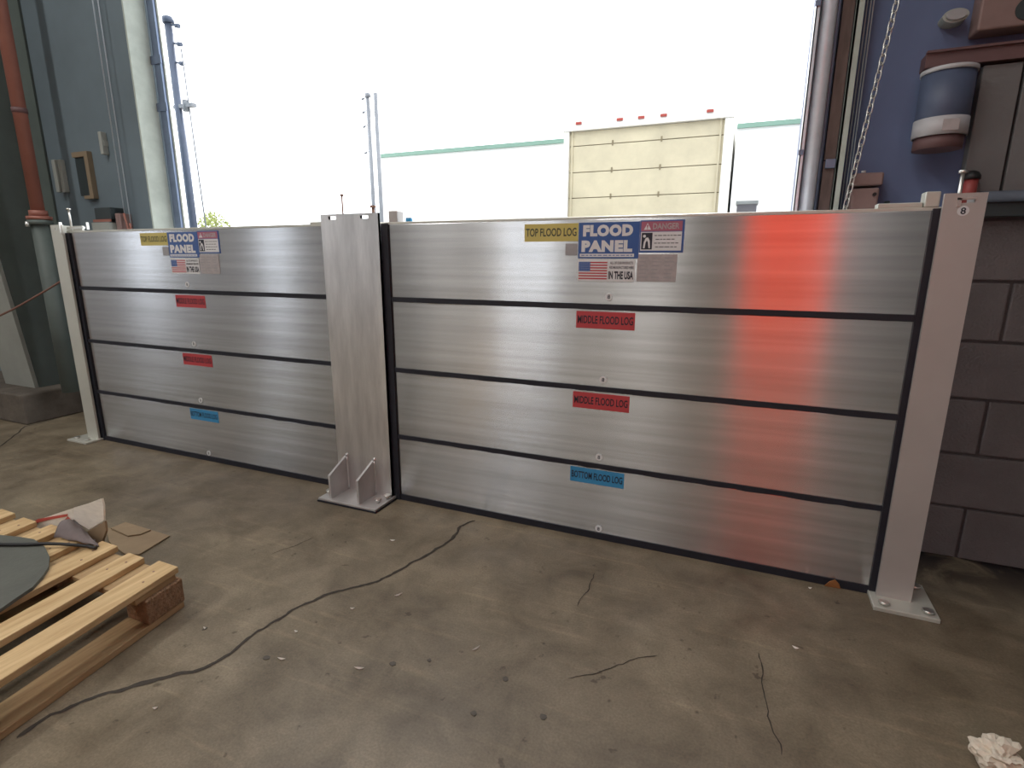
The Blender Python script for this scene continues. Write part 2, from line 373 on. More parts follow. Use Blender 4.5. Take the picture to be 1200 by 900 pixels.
# crack lines in the slab
def crack(pts, wd, name='crack'):
    b = MB(); P = []
    for (u, v), (u2, v2) in zip(pts, pts[1:]):
        for k in range(7):
            t = k/7; P.append(onz(u+(u2-u)*t, v+(v2-v)*t, 0))
    P.append(onz(*pts[-1], 0))
    L_ = []; R_ = []
    for i, q in enumerate(P):
        t = (P[min(i+1, len(P)-1)]-P[max(i-1, 0)]).normalized(); n = Vector((-t.y, t.x, 0))
        q = q+n*(.010*mn.noise(q*9)+.006*mn.noise(q*31)+random.uniform(-.0012, .0012)); hw = wd*(.55+.75*abs(mn.noise(q*17+Vector((3, 1, 0))))+random.uniform(-.12, .12))*(.4 if i in (0, len(P)-1) else 1)
        L_.append(b.bm.verts.new(Vector((q.x, q.y, .0012))+n*hw)); R_.append(b.bm.verts.new(Vector((q.x, q.y, .0012))-n*hw))
    for i in range(len(P)-1): b.bm.faces.new((L_[i], L_[i+1], R_[i+1], R_[i]))
    put(name, b, A['crack'], floor)
crack([(557, 610), (540, 617), (530, 632), (505, 648), (480, 660), (465, 670), (445, 680), (420, 687), (380, 698), (350, 712), (330, 724), (300, 742), (270, 765), (245, 780), (200, 793), (150, 805), (100, 822), (60, 838), (20, 865)], .0085)
crack([(770, 768), (735, 777), (700, 788), (665, 795)], .0018)
crack([(888, 765), (893, 800), (902, 840), (915, 885)], .0022)
crack([(696, 672), (688, 690), (676, 710)], .002)
crack([(68, 490), (30, 500), (0, 524)], .006)
crack([(368, 630), (345, 640), (318, 650)], .0018)

# ceiling lamps added out of view, to light the room and streak the metal
def lamp(x, y, sx, sy, watts, label, col=(1, .97, .93)):
    t = thing('added_ceiling_lamp', label, 'added ceiling lamp', (x, y, RZ-.22), 'added strip lamps on the warehouse ceiling')
    b = MB().box(x-sx/2-.03, x+sx/2+.03, y-sy/2-.03, y+sy/2+.03, RZ-.12, RZ-.04, .01)
    put('housing', b, A['addedfix'], t)
    for hx in (-.8, .8): put('hanger', MB().box(x+hx*sx/2-.01, x+hx*sx/2+.01, y-.01, y+.01, RZ-.04, RZ), A['bolt'], t)
    ld = bpy.data.lights.new('added_lamp_tube', 'AREA'); ld.shape = 'RECTANGLE'; ld.size = sx; ld.size_y = sy; ld.energy = watts; ld.color = col
    lo = bpy.data.objects.new('added_lamp_tube', ld); link(lo, t); lo.location = Vector((x, y, RZ-.125))-t.location
for i, (x, y, wt) in enumerate(((-4.2, -2.8, 2.0), (-1.6, -2.8, 1.0), (-4.2, -6.0, 1.4), (-1.6, -6.0, 1.2), (1.6, -6.0, .25), (-4.2, -9.2, 1.), (-1.6, -9.2, 1.), (1.6, -9.2, .3))):
    lamp(x, y, .28, 2.2, ADDED_LAMP_W*wt, 'added white strip lamp on the unseen warehouse ceiling')

# ================================================================== FLOOD BARRIER
H = .305
BAYS = ((-3.545, -1.66, -2.712, 'bay by the green column'), (-1.43, .52, -.560, 'bay with the red reflection'))
def sticker(name, x0, x1, z0, z1, m_, parent, y=-.0016, t=.0012):
    return put(name, MB().box(x0, x1, y, y+t, z0, z1), m_, parent)
def dot(x, z, parent):
    d_ = put('number_dot', MB().disc((x, z), .0135, -.0018, -.0003), A['white'], parent)
    put('numeral', text_mesh('8', x-.0048, x+.0048, z-.0075, z+.0075, -.0022, .02), A['ink'], d_)
def name_label(body, x0, x1, z0, z1, m_, ink, parent):
    s = sticker('name_label', x0, x1, z0, z1, m_, parent)
    hgt = z1-z0
    put('lettering', text_mesh(body, x0+.006, x1-.006, z0+hgt*.28, z1-hgt*.25, -.0022, .02), ink, s)
def top_signs(sx, top):
    # sx = left edge of the FLOOD PANEL sign
    name_label('TOP FLOOD LOG', sx-.208, sx-.002, 1.146, 1.208, A['yellow'], A['inkyellow'], top)
    sticker('code_sticker', sx-.048, sx-.004, 1.096, 1.138, A['grey'], top)
    s = sticker('flood_panel_sign', sx, sx+.215, 1.086, 1.209, A['navy'], top, y=-.0018)
    put('lettering', text_mesh('FLOOD', sx+.016, sx+.193, 1.161, 1.201, -.0026, .068, spacing=1.12), A['white'], s)
    put('lettering', text_mesh('PANEL', sx+.012, sx+.193, 1.108, 1.148, -.0026, .068, spacing=1.12), A['white'], s)
    put('web_address_strip', MB().box(sx+.006, sx+.200, -.0024, -.0018, 1.091, 1.102), A['white'], s)
    b = MB(); xx = sx+.012
    while xx < sx+.190:
        ww = random.uniform(.008, .02); b.box(xx, min(xx+ww, sx+.194), -.0028, -.0024, 1.0953, 1.0978); xx += ww+.004
    put('small_print', b, A['navy'], s)
    s = sticker('flag_sticker', sx, sx+.205, 1.006, 1.082, A['white'], top)
    fx0, fx1, fz0, fz1 = sx+.004, sx+.108, 1.013, 1.074; st = (fz1-fz0)/13
    for k in range(0, 13, 2): put('stripe', MB().box(fx0, fx1, -.0021, -.0016, fz0+st*k, fz0+st*(k+1)), A['red'], s)
    put('canton', MB().box(fx0, fx0+.042, -.0025, -.0021, fz0+st*6, fz1), A['navy'], s)
    b = MB()
    for r in range(5):
        for c in range(6): b.disc((fx0+.0045+c*.0066, fz0+st*6+.004+r*.0062), .0011, -.0028, -.0025, 5)
    put('stars', b, A['white'], s)
    put('lettering', text_mesh('ALL OF OUR PRODUCTS', sx+.118, sx+.198, 1.066, 1.075, -.0022, .015), A['ink'], s)
    put('lettering', text_mesh('ARE MANUFACTURED HERE', sx+.115, sx+.201, 1.050, 1.060, -.0022, .015), A['ink'], s)
    put('lettering', text_mesh('IN THE USA', sx+.113, sx+.201, 1.014, 1.042, -.0022, .04), A['ink'], s)
    s = sticker('danger_sign', sx+.216, sx+.362, 1.106, 1.212, A['navy'], top, y=-.0018)
    put('header_band', MB().box(sx+.220, sx+.355, -.0024, -.0018, 1.176, 1.208), A['dangerred'], s)
    put('warning_triangle', MB().prism([(sx+.229, -.0024, 1.181), (sx+.253, -.0024, 1.181), (sx+.241, -.0024, 1.203)], (0, -.0004, 0)), A['white'], s)
    put('warning_mark', MB().prism([(sx+.2392, -.0029, 1.188), (sx+.2428, -.0029, 1.188), (sx+.2436, -.0029, 1.197), (sx+.2384, -.0029, 1.197)], (0, -.0002, 0)).disc((sx+.241, 1.1845), .0018, -.0031, -.0029, 8), A['dangerred'], s)
    put('lettering', text_mesh('DANGER', sx+.259, sx+.346, 1.182, 1.202, -.0028, .03), A['greypink'], s)
    put('notice_field', MB().box(sx+.220, sx+.355, -.0024, -.0018, 1.112, 1.174), A['white'], s)
    put('pictogram_field', MB().box(sx+.223, sx+.259, -.0028, -.0024, 1.116, 1.171), A['ink'], s)
    b = MB()                                  # hunched figure: arch, head, legs
    pts = [(sx+.229, 1.120), (sx+.231, 1.140), (sx+.237, 1.154), (sx+.245, 1.156), (sx+.251, 1.145), (sx+.253, 1.120), (sx+.248, 1.120), (sx+.245, 1.140), (sx+.241, 1.146), (sx+.237, 1.138), (sx+.235, 1.120)]
    b.prism([(x, -.0028, z) for x, z in pts], (0, -.0003, 0)); b.disc((sx+.2325, 1.160), .005, -.0031, -.0028, 12)
    put('pictogram_figure', b, A['white'], s)
    b = MB()
    for k in range(4):
        z = 1.163-.0125*k; x = sx+.266+(.004 if k % 2 else 0)
        while x < sx+.342-(.008 if k % 2 else 0): ww = random.uniform(.006, .016); b.box(x, x+ww, -.0027, -.0024, z-.0025, z); x += ww+.003
    put('small_print', b, A['ink'], s)
    s = sticker('instruction_film', sx+.212, sx+.345, 1.008, 1.100, A['greypink'], top)
    b = MB()
    for c in range(3):
        for k in range(6):
            b.box(sx+.220+c*.042, sx+.220+c*.042+random.uniform(.018, .034), -.0019, -.0016, 1.086-.013*k, 1.090-.013*k)
    put('small_print', b, A['grey'], s)

ORD = ('bottom', 'lower middle', 'upper middle', 'top')
for bi, (bx0, bx1, sx, bay) in enumerate(BAYS):
    for k in range(4):
        z0, z1 = k*H, (k+1)*H
        lab = 'aluminium %s flood log with %s label in the %s' % (ORD[k], ('blue', 'red', 'red', 'yellow')[k], bay)
        t = thing('flood_log', lab, 'flood barrier log', ((bx0+bx1)/2, .025, z0), 'stacked aluminium flood logs')
        gh = .027 if k == 0 else .0092
        put('body', MB().box(bx0, bx1, 0, .05, z0+gh, z1-(.0092 if k < 3 else 0), .0015), A['alu'], t)
        # rubber seal under the log, slightly wavy along its lower lip
        b = MB(); n = 48; rows = []
        for i in range(n+1):
            x = bx0+(bx1-bx0)*i/n; j = random.uniform(-.0016, .0016)
            lo = z0 if k == 0 else z0-.0090+j
            rows.append([b.bm.verts.new((x, y_, z_)) for y_, z_ in ((-.004, lo), (-.004, z0+gh+j*.6), (.05, z0+gh+j*.6), (.05, lo))])
        for a_, c_ in zip(rows, rows[1:]):
            for q in range(4): b.bm.faces.new((a_[q], a_[(q+1) % 4], c_[(q+1) % 4], c_[q]))
        b.bm.faces.new(rows[0]); b.bm.faces.new(rows[-1][::-1])
        put('rubber_seal', b, A['rubber'], t)
        dot((-.45 if bi else -2.62)+(.006, -.004, 0, .008)[k], z0+(.044 if k == 0 else .037), t)
        lx = sx-(.006, .004, 0)[k] if k < 3 else 0
        if k == 0: name_label('BOTTOM FLOOD LOG', lx, lx+.212, .229, .290, A['blue'], A['ink'], t)
        elif k < 3: name_label('MIDDLE FLOOD LOG', lx, lx+.215, z0+.226, z0+.288, A['red'], A['ink'], t)
        else:
            put('top_cap', MB().box(bx0, bx1, .004, .046, z1+.0, z1+.010, .002), A['postpale'], t)
            top_signs(sx, t)

# ---- posts
PF = -.028                                   # front face of the posts
def slot_plate(b, x0, x1, y0, y1, z0, z1, slots, sz0, sz1):
    """plate with rectangular slots between sz0 and sz1"""
    b.box(x0, x1, y0, y1, z0, sz0); b.box(x0, x1, y0, y1, sz1, z1)
    e = [x0]+[v for s_ in slots for v in s_]+[x1]
    for i in range(0, len(e), 2): b.box(e[i], e[i+1], y0, y1, sz0, sz1)
def hexbolt(name, x, y, z0, z1, r, m_, parent):
    b = MB().tube([(x, y, z0), (x, y, z1-.008)], r, 10); b.tube([(x, y, z1-.008), (x, y, z1)], r*2.3, 6)
    return put(name, b, m_, parent)
# centre post
cp = thing('barrier_post', 'wide silver aluminium centre post with two gusset plates at its foot', 'post', (-1.54, .03, 0))
b = MB(); X0, X1, ZT = -1.698, -1.402, 1.266
slot_plate(b, X0, X1, PF, PF+.014, .016, ZT, ((X0+.042, X0+.082), (X1-.088, X1-.048)), ZT-.022, ZT-.009)
put('front_plate', b, A['mill'], cp)
b = MB(); b.box(X0+.115, X1-.115, PF+.014, .075, .016, ZT-.03); put('web', b, A['plate'], cp)
b = MB(); slot_plate(b, X0, X1, .075, .089, .016, ZT-.03, (), .5, .501); put('back_plate', b, A['plate'], cp)
put('base_plate', MB().box(-1.708, -1.392, -.165, .16, .0062, .017, .002), A['plate'], cp)
put('seal_pad', MB().box(-1.712, -1.388, -.169, .16, 0, .006), A['rubber'], cp)
for gx in (-1.655, -1.500):
    g = put('gusset', MB().prism([(gx, PF, .017), (gx, -.150, .017), (gx, -.150, .128), (gx, PF, .185)], (.011, 0, 0)), A['plate'], cp)
    put('weld', MB().tube([(gx+.013, PF-.003, .02+i*.02) for i in range(9)], .004, 6).tube([(gx+.006, PF-.004, .187), (gx+.02, PF-.003, .192)], .006, 6), A['weld'], g)
for hx, hy in ((-1.690, -.11), (-1.425, -.10), (-1.410, -.05)): hexbolt('anchor_bolt', hx, hy, .017, .036, .007, A['bolt'], cp)
put('side_seal', MB().box(X1-.004, X1+.030, -.008, 0., 0.0, ZT-.042), A['rubber'], cp)
put('side_seal', MB().box(X0-.006, X0+.02, -.008, 0., 0.0, ZT-.042), A['rubber'], cp)
hexbolt('clamp_bolt', -1.625, .03, 1.222, 1.352, .0035, A['rustbolt'], cp)
hexbolt('clamp_bolt', -1.466, .03, 1.222, 1.300, .0055, A['rustbolt'], cp)
put('clamp_bracket', MB().box(-1.372, -1.330, .004, .05, 1.229, 1.274, .003), A['post'], cp)
put('clamp_bracket', MB().box(-1.79, -1.712, .004, .05, 1.229, 1.240, .003), A['postpale'], cp)
# end post by the block wall
rp = thing('barrier_post', 'light grey end post with white base plate beside the block wall', 'post', (.536, .03, 0))
b = MB(); X0, X1, ZT = .489, .585, 1.262
slot_plate(b, X0, X1, PF, PF+.012, .014, ZT, ((X0+.032, X0+.070),), ZT-.026, ZT-.014)
put('front_plate', b, A['post'], rp)
b = MB(); b.box(X1-.012, X1, PF+.012, .088, .014, ZT); b.box(X0+.045, X1-.012, .06, .072, .014, ZT-.04); put('web', b, A['post'], rp)
put('back_plate', MB().box(X0, X1-.012, .076, .088, .014, ZT-.03), A['post'], rp)
put('base_plate', MB().box(.470, .645, -.100, .10, 0, .014, .002), A['postpale'], rp)
for hx, hy in ((.502, -.075), (.618, -.075), (.618, .07)): hexbolt('anchor_bolt', hx, hy, .014, .026, .007, A['bolt'], rp)
put('side_seal', MB().box(X0-.016, X0+.012, -.008, 0., 0.0, 1.225), A['rubber'], rp)
d_ = put('number_dot', MB().disc((X0+.047, 1.215), .0135, PF-.0015, PF), A['white'], rp)
put('numeral', text_mesh('8', X0+.041, X0+.053, 1.206, 1.224, PF-.002, .02), A['ink'], d_)
hexbolt('clamp_bolt', .534, .02, 1.20, 1.327, .0048, A['bolt'], rp)
put('clamp_plate', MB().box(.519, .528, PF-.004, .05, 1.226, 1.250).box(.519, .560, PF-.004, PF+.006, 1.244, 1.249), A['bolt'], rp)
put('clamp_bracket', MB().box(.452, .488, .002, .05, 1.229, 1.272, .003), A['postpale'], rp)
put('clamp_bracket', MB().box(.340, .450, .006, .05, 1.229, 1.244, .003), A['postpale'], rp)
# end post by the green column
lp = thing('barrier_post', 'narrow pale end post with small foot plate near the green column', 'post', (-3.57, .03, 0))
b = MB(); X0, X1, ZT = -3.628, -3.526, 1.262
slot_plate(b, X0, X1, PF, PF+.012, .012, ZT, ((X0+.034, X0+.058),), ZT-.03, ZT-.018)
put('front_plate', b, A['postpale'], lp)
put('web', MB().box(X0, X0+.012, PF+.012, .088, .012, ZT), A['postpale'], lp)
put('back_plate', MB().box(X0+.012, X1, .076, .088, .012, ZT), A['postpale'], lp)
put('base_plate', MB().box(-3.70, -3.515, -.105, .10, 0, .012, .002), A['postpale'], lp)
for hx in (-3.66, -3.56): hexbolt('anchor_bolt', hx, -.07, .012, .022, .007, A['bolt'], lp)
put('side_seal', MB().box(X1-.030, X1+.020, -.008, 0., 0.0, 1.218), A['rubber'], lp)
hexbolt('clamp_bolt', -3.520, .02, 1.23, 1.352, .0055, A['bolt'], lp)
put('clamp_bracket', MB().box(-3.538, -3.530, -.034, -.020, 1.215, 1.275).box(-3.530, -3.385, .0, .012, 1.240, 1.250).box(-3.355, -3.348, .0, .012, 1.235, 1.272), A['bolt'], lp)
# small blue cap on the barrier top
tag(put('bottle_cap', MB().tube([(-1.29, .03, 1.231), (-1.29, .03, 1.243)], .014, 14).tube([(-1.29, .03, 1.243), (-1.29, .03, 1.246)], .012, 14), A['bluecap']), 'small bright blue plastic cap lying on the barrier top', 'cap')

# ================================================================== DOOR TRACKS AND FITTINGS, block-wall end
def rod(name, label, cat, pts, r, m_, n=10, group=None): return tag(put(name, MB().tube(pts, r, n), m_), label, cat, group)
TZ = 4.4
# galvanised track: channel + round guide + brackets
t = thing('door_track', 'galvanised steel door track with bright round guide tube beside chain', 'door track', (.21, .34, 0))
b = MB(); b.box(.138, .142, .315, WY, 0, TZ); b.box(.138, .150, .315, .319, 0, TZ); b.box(.138, .214, .378, .384, 0, TZ); put('channel', b, A['galvpale'], t)
put('guide_tube', MB().tube([(.180, .345, 0), (.180, .345, TZ)], .024, 18), A['galvpale'], t)
put('side_tube', MB().tube([(.209, .362, 0), (.209, .362, TZ)], .008, 10), A['dgalv'], t)
for z in (1.44, 1.90): put('bracket', MB().box(.134, .150, .308, .315, z, z+.016), A['dgalv'], t)
tag(put('timber_strip', MB().box(.220, .254, .35, .380, 0, 1.42).box(.220, .254, .352, .380, 1.425, TZ), A['rustwood']), 'rust brown timber strip between two door tracks', 'timber strip')
put('fixing_plate', MB().box(.224, .256, .338, .350, 1.395, 1.425, .002), A['dgalv'], bpy.data.objects['timber_strip'])
tag(put('angle_rail', MB().box(.258, .264, .335, .38, 0, TZ).box(.258, .280, .335, .341, 0, TZ), A['jamb']), 'pale cream painted steel angle rail beside three thin cables', 'rail')
for i, dx in enumerate((0, .010, .018)):
    rod('door_cable', ('thin grey steel door cable closest to the cream angle rail', 'thin grey steel door cable hanging between two other thin cables', 'thin grey steel door cable on the hand chain side')[i], 'cable', [(.290+dx, .36, .9), (.290+dx, .36, TZ)], .0022, A['cable'], 6, 'lift cables beside the angle rail')
# hand chain
ch0, ch1 = ony(990, 246, .30), ony(1053, -6, .30)
dirc = (ch1-ch0).normalized(); L0 = (ch1-ch0).length
ch = thing('hand_chain', 'slanting steel link chain hanging beside the brown control box', 'chain', (ch0.x, ch0.y, ch0.z-.1))
side = Vector((0, 1, 0)).cross(dirc).normalized(); q1 = (side+Vector((0, 1, 0))).normalized(); q2 = (side-Vector((0, 1, 0))).normalized()
lk = []
for qv in (q1, q2):
    me = MB().torus((0, 0, 0), .0082, .0024, dirc, qv, 14, 6, .0075).mesh('link'); me.materials.append(A['bolt']); lk.append(me)
nl = int((L0+.9)/.0245)
for i in range(nl):
    o = bpy.data.objects.new('link', lk[i % 2]); o.location = ch0+dirc*(-.1+i*.0245)-ch.location; link(o, ch)
# control box
t = thing('control_box', 'brown two-part push button control box beside the hand chain', 'control box', (.35, .36, 1.25))
put('upper_housing', MB().box(.312, .402, .325, WY+.012, 1.330, 1.372, .006), A['boxpink'], t)
put('lower_housing', MB().box(.314, .394, .32, WY+.012, 1.235, 1.322, .006), A['boxpink'], t)
put('push_button', MB().disc((.380, 1.300), .006, .312, .32, 12), A['black'], t)
put('pilot_lamp', MB().tube([(.342, .335, 1.372), (.342, .335, 1.380)], .007, 12), A['labelwhite'], t)
tag(put('cable_gland', MB().tube([(.428, .36, 1.20), (.428, .36, 1.28)], .009, 10).tube([(.428, .36, 1.240), (.428, .36, 1.256)], .014, 6), A['boxdark']), 'small dark cable gland beside the brown control box', 'cable gland')
# canister
t = thing('wall_canister', 'dark blue canister with white rim and white label band on wall', 'canister', (.53, .312, 1.42))
cx, cy = .532, .312; R_ = .070
zt, zl1, zl0, zb = 1.650, 1.518, 1.465, 1.428
put('body', MB().tube([(cx, cy, zl0), (cx, cy, zt)], R_, 32), A['canister'], t)
put('rim', MB().tube([(cx, cy, zt), (cx, cy, zt+.012)], R_+.004, 32), A['labelwhite'], t)
lb = put('label_band', MB().tube([(cx, cy, zl0), (cx, cy, zl1)], R_+.003, 32), A['labelwhite'], t)
put('print_block', MB().box(cx-.012, cx+.030, cy-R_-.0052, cy-R_+.008, zl0+.008, zl1-.012), A['greypink'], lb)
put('foot', MB().tube([(cx, cy, zb), (cx, cy, zl0)], R_-.004, 32), A['maroon'], t)
put('wall_bracket', MB().box(cx-.02, cx+.02, cy+.03, WY+.012, 1.55, 1.60), A['boxdark'], t)
# pier cladding, rail, boxes above
t = thing('concrete_pier', 'grey brown pier face rising behind the white bolt of end post', 'pier', (.70, .37, 1.263))
put('face_slab', MB().box(.628, .727, .350, .396, 1.263, 1.675, .003), A['columngrey'], t)
put('face_slab', MB().box(.735, 1.15, .350, .396, 1.263, 1.675, .003), A['columngrey'], t)
tag(put('wall_rail', MB().box(.47, 1.6, .335, .396, 1.682, 1.722).box(.47, 1.6, .325, .345, 1.722, 1.729), A['maroon']), 'dull maroon horizontal steel rail above the blue canister', 'rail')
t = thing('junction_box', 'pinkish grey junction box with round dark knockout above maroon rail', 'junction box', (.70, .36, 1.76))
put('housing', MB().box(.585, .83, .315, .396, 1.765, 2.02, .006), A['boxpink'], t)
put('knockout', MB().disc((.700, 1.808), .030, .311, .3155, 24), A['boxdark'], t)
t = thing('bulkhead_light', 'small grey oval bulkhead fitting on blue wall above maroon rail', 'light fitting', (.533, .36, 1.80))
put('back_plate', MB().prism([(.533+math.cos(a*math.tau/24)*.034, .345, 1.826+math.sin(a*math.tau/24)*.020) for a in range(24)], (0, .052, 0)), A['boxgrey'], t)
put('lens', MB().prism([(.533+math.cos(a*math.tau/24)*.026, .337, 1.826+math.sin(a*math.tau/24)*.014) for a in range(24)], (0, .008, 0)), A['grey'], t)
t = thing('valve_knob', 'dark knob with red collar behind the bolt of the grey post', 'valve', (.640, .32, 1.263))
put('collar', MB().tube([(.640, .320, 1.262), (.640, .320, 1.335)], .019, 18), A['valvered'], t)
put('cap', MB().tube([(.640, .320, 1.335), (.640, .320, 1.345), (.640, .320, 1.356), (.640, .320, 1.362)], .03, 18, rad=[.024, .024, .018, .006]), A['black'], t)
tag(put('conduit', MB().tube([(.668, .325, 1.281), (1.8, .325, 1.281)], .017, 12).tube([(.80, .325, 1.281), (.84, .325, 1.281)], .023, 12), A['boxgrey2']), 'dark grey conduit running along the top of block wall', 'conduit')

# ================================================================== FITTINGS, column end
t = thing('door_track', 'dark blue steel door track outside the pale door reveal', 'door track', (-3.33, .6, -.1))
xj = OL
xa, xb = ony(205, 262, RVY).x, ony(212, 262, RVY).x
put('channel', MB().box(xa, xb, RVY, RVY+.03, -.1, TZ), A['dgalv'], t)
xc = ony(216, 262, RVY+.02).x
put('guide_edge', MB().tube([(xc, RVY+.02, -.1), (xc, RVY+.02, TZ)], .005, 8), A['jamb'], t)
for v_ in (68, 125):
    z = ony(192, v_, RVY).z; put('bracket', MB().box(xa-.03, xc+.012, RVY-.008, RVY, z-.025, z+.02), A['dgalv'], t)
for i, dx in enumerate((0, .045)):
    rod('lift_cable', ('thin pale cable on teal wall, on the orange pipe side', 'thin pale cable on teal wall, on the door reveal side')[i], 'cable', [(-3.56+dx, .35, .9), (-3.56+dx, .35, TZ)], .0035, A['cable'], 6, 'cables on the teal wall')
p0, p1 = onx(46, 252, -4.1), onx(10, -5, -4.1)
t = thing('standpipe', 'orange red painted vertical pipe with flange in front of green column', 'pipe', (p0.x, p0.y, p0.z))
px_, py_ = -4.12, (onx(44.5, 247, -4.12).y)
put('pipe', MB().tube([(px_, py_, 1.37), (px_, py_, 5.4)], .036, 20), A['orange'], t)
put('flange', MB().tube([(px_, py_, 1.315), (px_, py_, 1.335)], .066, 24).tube([(px_, py_, 1.335), (px_, py_, 1.37)], .048, 24), A['orange'], t)
put('coupling', MB().tube([(px_, py_, 1.93), (px_, py_, 1.96)], .040, 20), A['maroon'], t)
lowp = put('lower_spool', MB().tube([(px_, py_, .205), (px_, py_, 1.31)], .050, 20).tube([(px_, py_, 1.285), (px_, py_, 1.312)], .066, 24), A['web'], t)
put('flange_bolt', MB().tube([(px_+.0, py_-.07, 1.27), (px_, py_-.07, 1.30)], .011, 8), A['bolt'], lowp)
t = thing('fluorescent_ballast_box', 'grey and tan framed electrical box on wall beside orange pipe', 'electrical box', (-4.03, .35, 1.42))
e0, e1 = ony(56, 186, .33), ony(74, 222, .33)
put('grey_panel', MB().box(e0.x, e0.x+.035, .345, WY, 1.50, 1.70, .004).box(e0.x+.045, e0.x+.075, .355, WY, 1.50, 1.70, .004), A['boxgrey'], t)
f0, f1 = ony(78, 178, .33), ony(105, 232, .33)
put('dark_panel', MB().box(f0.x+.01, f1.x-.035, .365, WY, f1.z+.02, f0.z-.03), A['boxdark'], t)
put('tan_frame', MB().box(f1.x-.035, f1.x, .355, WY, f1.z, f0.z).box(f0.x, f1.x-.035, .355, WY, f0.z-.03, f0.z).box(f0.x+.06, f1.x-.035, .355, WY, f1.z, f1.z+.02), A['tanframe'], t)
tag(put('wall_clip', MB().box(-3.70, -3.672, .35, WY, 1.70, 1.83, .004).box(-3.705, -3.667, .36, WY, 1.75, 1.78), A['boxgrey']), 'small grey clip on teal wall beside thin pale cables', 'clip')
g0, g1 = ony(117, 252, .33), ony(138, 268, .33)
t = thing('shelf_bracket', 'dark wall bracket carrying an orange strap near the copper hook', 'bracket', ((g0.x+g1.x)/2, .35, g1.z))
put('dark_block', MB().box(g0.x, g1.x, .30, WY, g0.z-.03, g0.z+.04, .004), A['boxdark'], t)
put('strap', MB().box(g0.x-.01, g1.x, .29, .30, g0.z-.045, g0.z-.03), A['orange'], t)
put('grey_lip', MB().box(g0.x-.01, g1.x, .28, WY, 1.20, g0.z-.05), A['boxgrey'], t)
h0 = ony(145, 250, .33)
t = thing('copper_hook', 'bent copper tube hook with pink block on the teal wall', 'pipe', (h0.x, .33, 1.2))
put('tube', MB().tube([(h0.x, .33, h0.z), (h0.x+.012, .33, 1.30), (h0.x+.018, .33, 1.262), (h0.x+.032, .33, 1.252), (h0.x+.046, .33, 1.262), (h0.x+.044, .33, 1.29)], .006, 8), A['orange'], t)
put('pink_block', MB().box(h0.x-.055, h0.x-.015, .31, WY, 1.24, h0.z, .003), A['boxpink'], t)
tag(put('slack_hose', MB().tube([(-3.655, .10, 1.02), (-3.70, .05, .97), (-3.78, -.02, .90), (-3.86, -.08, .84), (-3.95, -.13, .785), (-4.06, -.17, .735), (-4.2, -.2, .69), (-4.45, -.22, .66), (-4.75, -.2, .72), (-4.95, -.1, .9), (-5.0, .36, 1.0)], .0055, 8), A['hose']), 'thin dull red hose sagging in front of the green column', 'hose')

# ================================================================== PALLET AND RUBBISH
ang = math.atan2(.068, .48)
AX = Vector((math.sin(ang), -math.cos(ang), 0))      # along the boards, towards the camera side
AW = Vector((-.9998, .012, 0))     # across the boards
P0 = Vector((-1.556, -.940, 0)); ZUP = Vector((0, 0, 1))
pal = thing('wooden_pallet', 'pale pine block pallet lying on the floor', 'pallet', P0)
def pbox(name, a0, a1, w0, w1, z0, z1, m_, bev=.002):
    return put(name, MB().obox(P0+AX*a0+AW*w0+ZUP*z0, AX*(a1-a0), AW*(w1-w0), ZUP*(z1-z0), bev), m_, pal)
PW, PL = 1.0, 1.2
wds = (.090, .078, .085, .085, .08, .085, .09)
for i, wd in enumerate(wds):
    w0 = i*(PW-.09)/6; off = (0, .008, -.004, .004, -.004, .006, 0)[i]
    pbox('deck_board', off, PL+off, w0, w0+wd, .120, .140, A['wood'])
for a in (0.01, .53, 1.05): pbox('stringer_board', a, a+.14, .004, PW-.004, .100, .1195, A['woodside'])
for a in (-.004, .525, 1.055):
    for w0 in (-.006, (PW-.1)/2, PW-.1): pbox('spacer_block', a, a+.13, w0, w0+.10, .0205, .0995, A['chip'], .004)
for w0 in (-.004, (PW-.1)/2, PW-.1): pbox('bottom_board', .0, PL, w0, w0+.10, 0., .020, A['woodside'])
nl_ = MB()
for i in range(7):
    for a in (.05, .10, .58, .62, 1.10, 1.14):
        q = P0+AX*a+AW*(i*(PW-.09)/6+.03+.02*((i+int(a*100)) % 2)); nl_.tube([(q.x, q.y, .139), (q.x, q.y, .1412)], .0035, 6)
put('nail_heads', nl_, A['rustbolt'], pal)['kind'] = 'stuff'
# rubber mat with rounded corner on the pallet
edge_px = [(0, 627), (22, 629), (40, 632), (52, 640), (58, 652), (57, 664), (50, 675), (38, 688), (20, 700), (0, 714)]
ring = [onz(u, v, .151) for u, v in edge_px]
ring = ring+[ring[-1]+Vector((-.10, -.5, 0)), ring[0]+Vector((-.45, -.55, 0)), ring[0]+Vector((-.35, -.12, 0))]
b = MB().prism([(q.x, q.y, .1415) for q in ring], (0, 0, .010)); tag(put('rubber_mat', b, A['mat']), 'grey green rubber mat with rounded edge lying on the pallet', 'mat')
cord = [onz(u, v, .158) for u, v in ((-60, 640), (-20, 639), (0, 638), (30, 638), (52, 637), (70, 635.5), (90, 635.5), (103, 637), (112, 639))]
for i, q in enumerate(cord): q.z = .158 if i < 5 else (.152 if i == 5 else .1475)
tag(put('black_cord', MB().tube(cord, .0055, 8), A['black']), 'black cord lying across the rubber mat and pallet', 'cord')
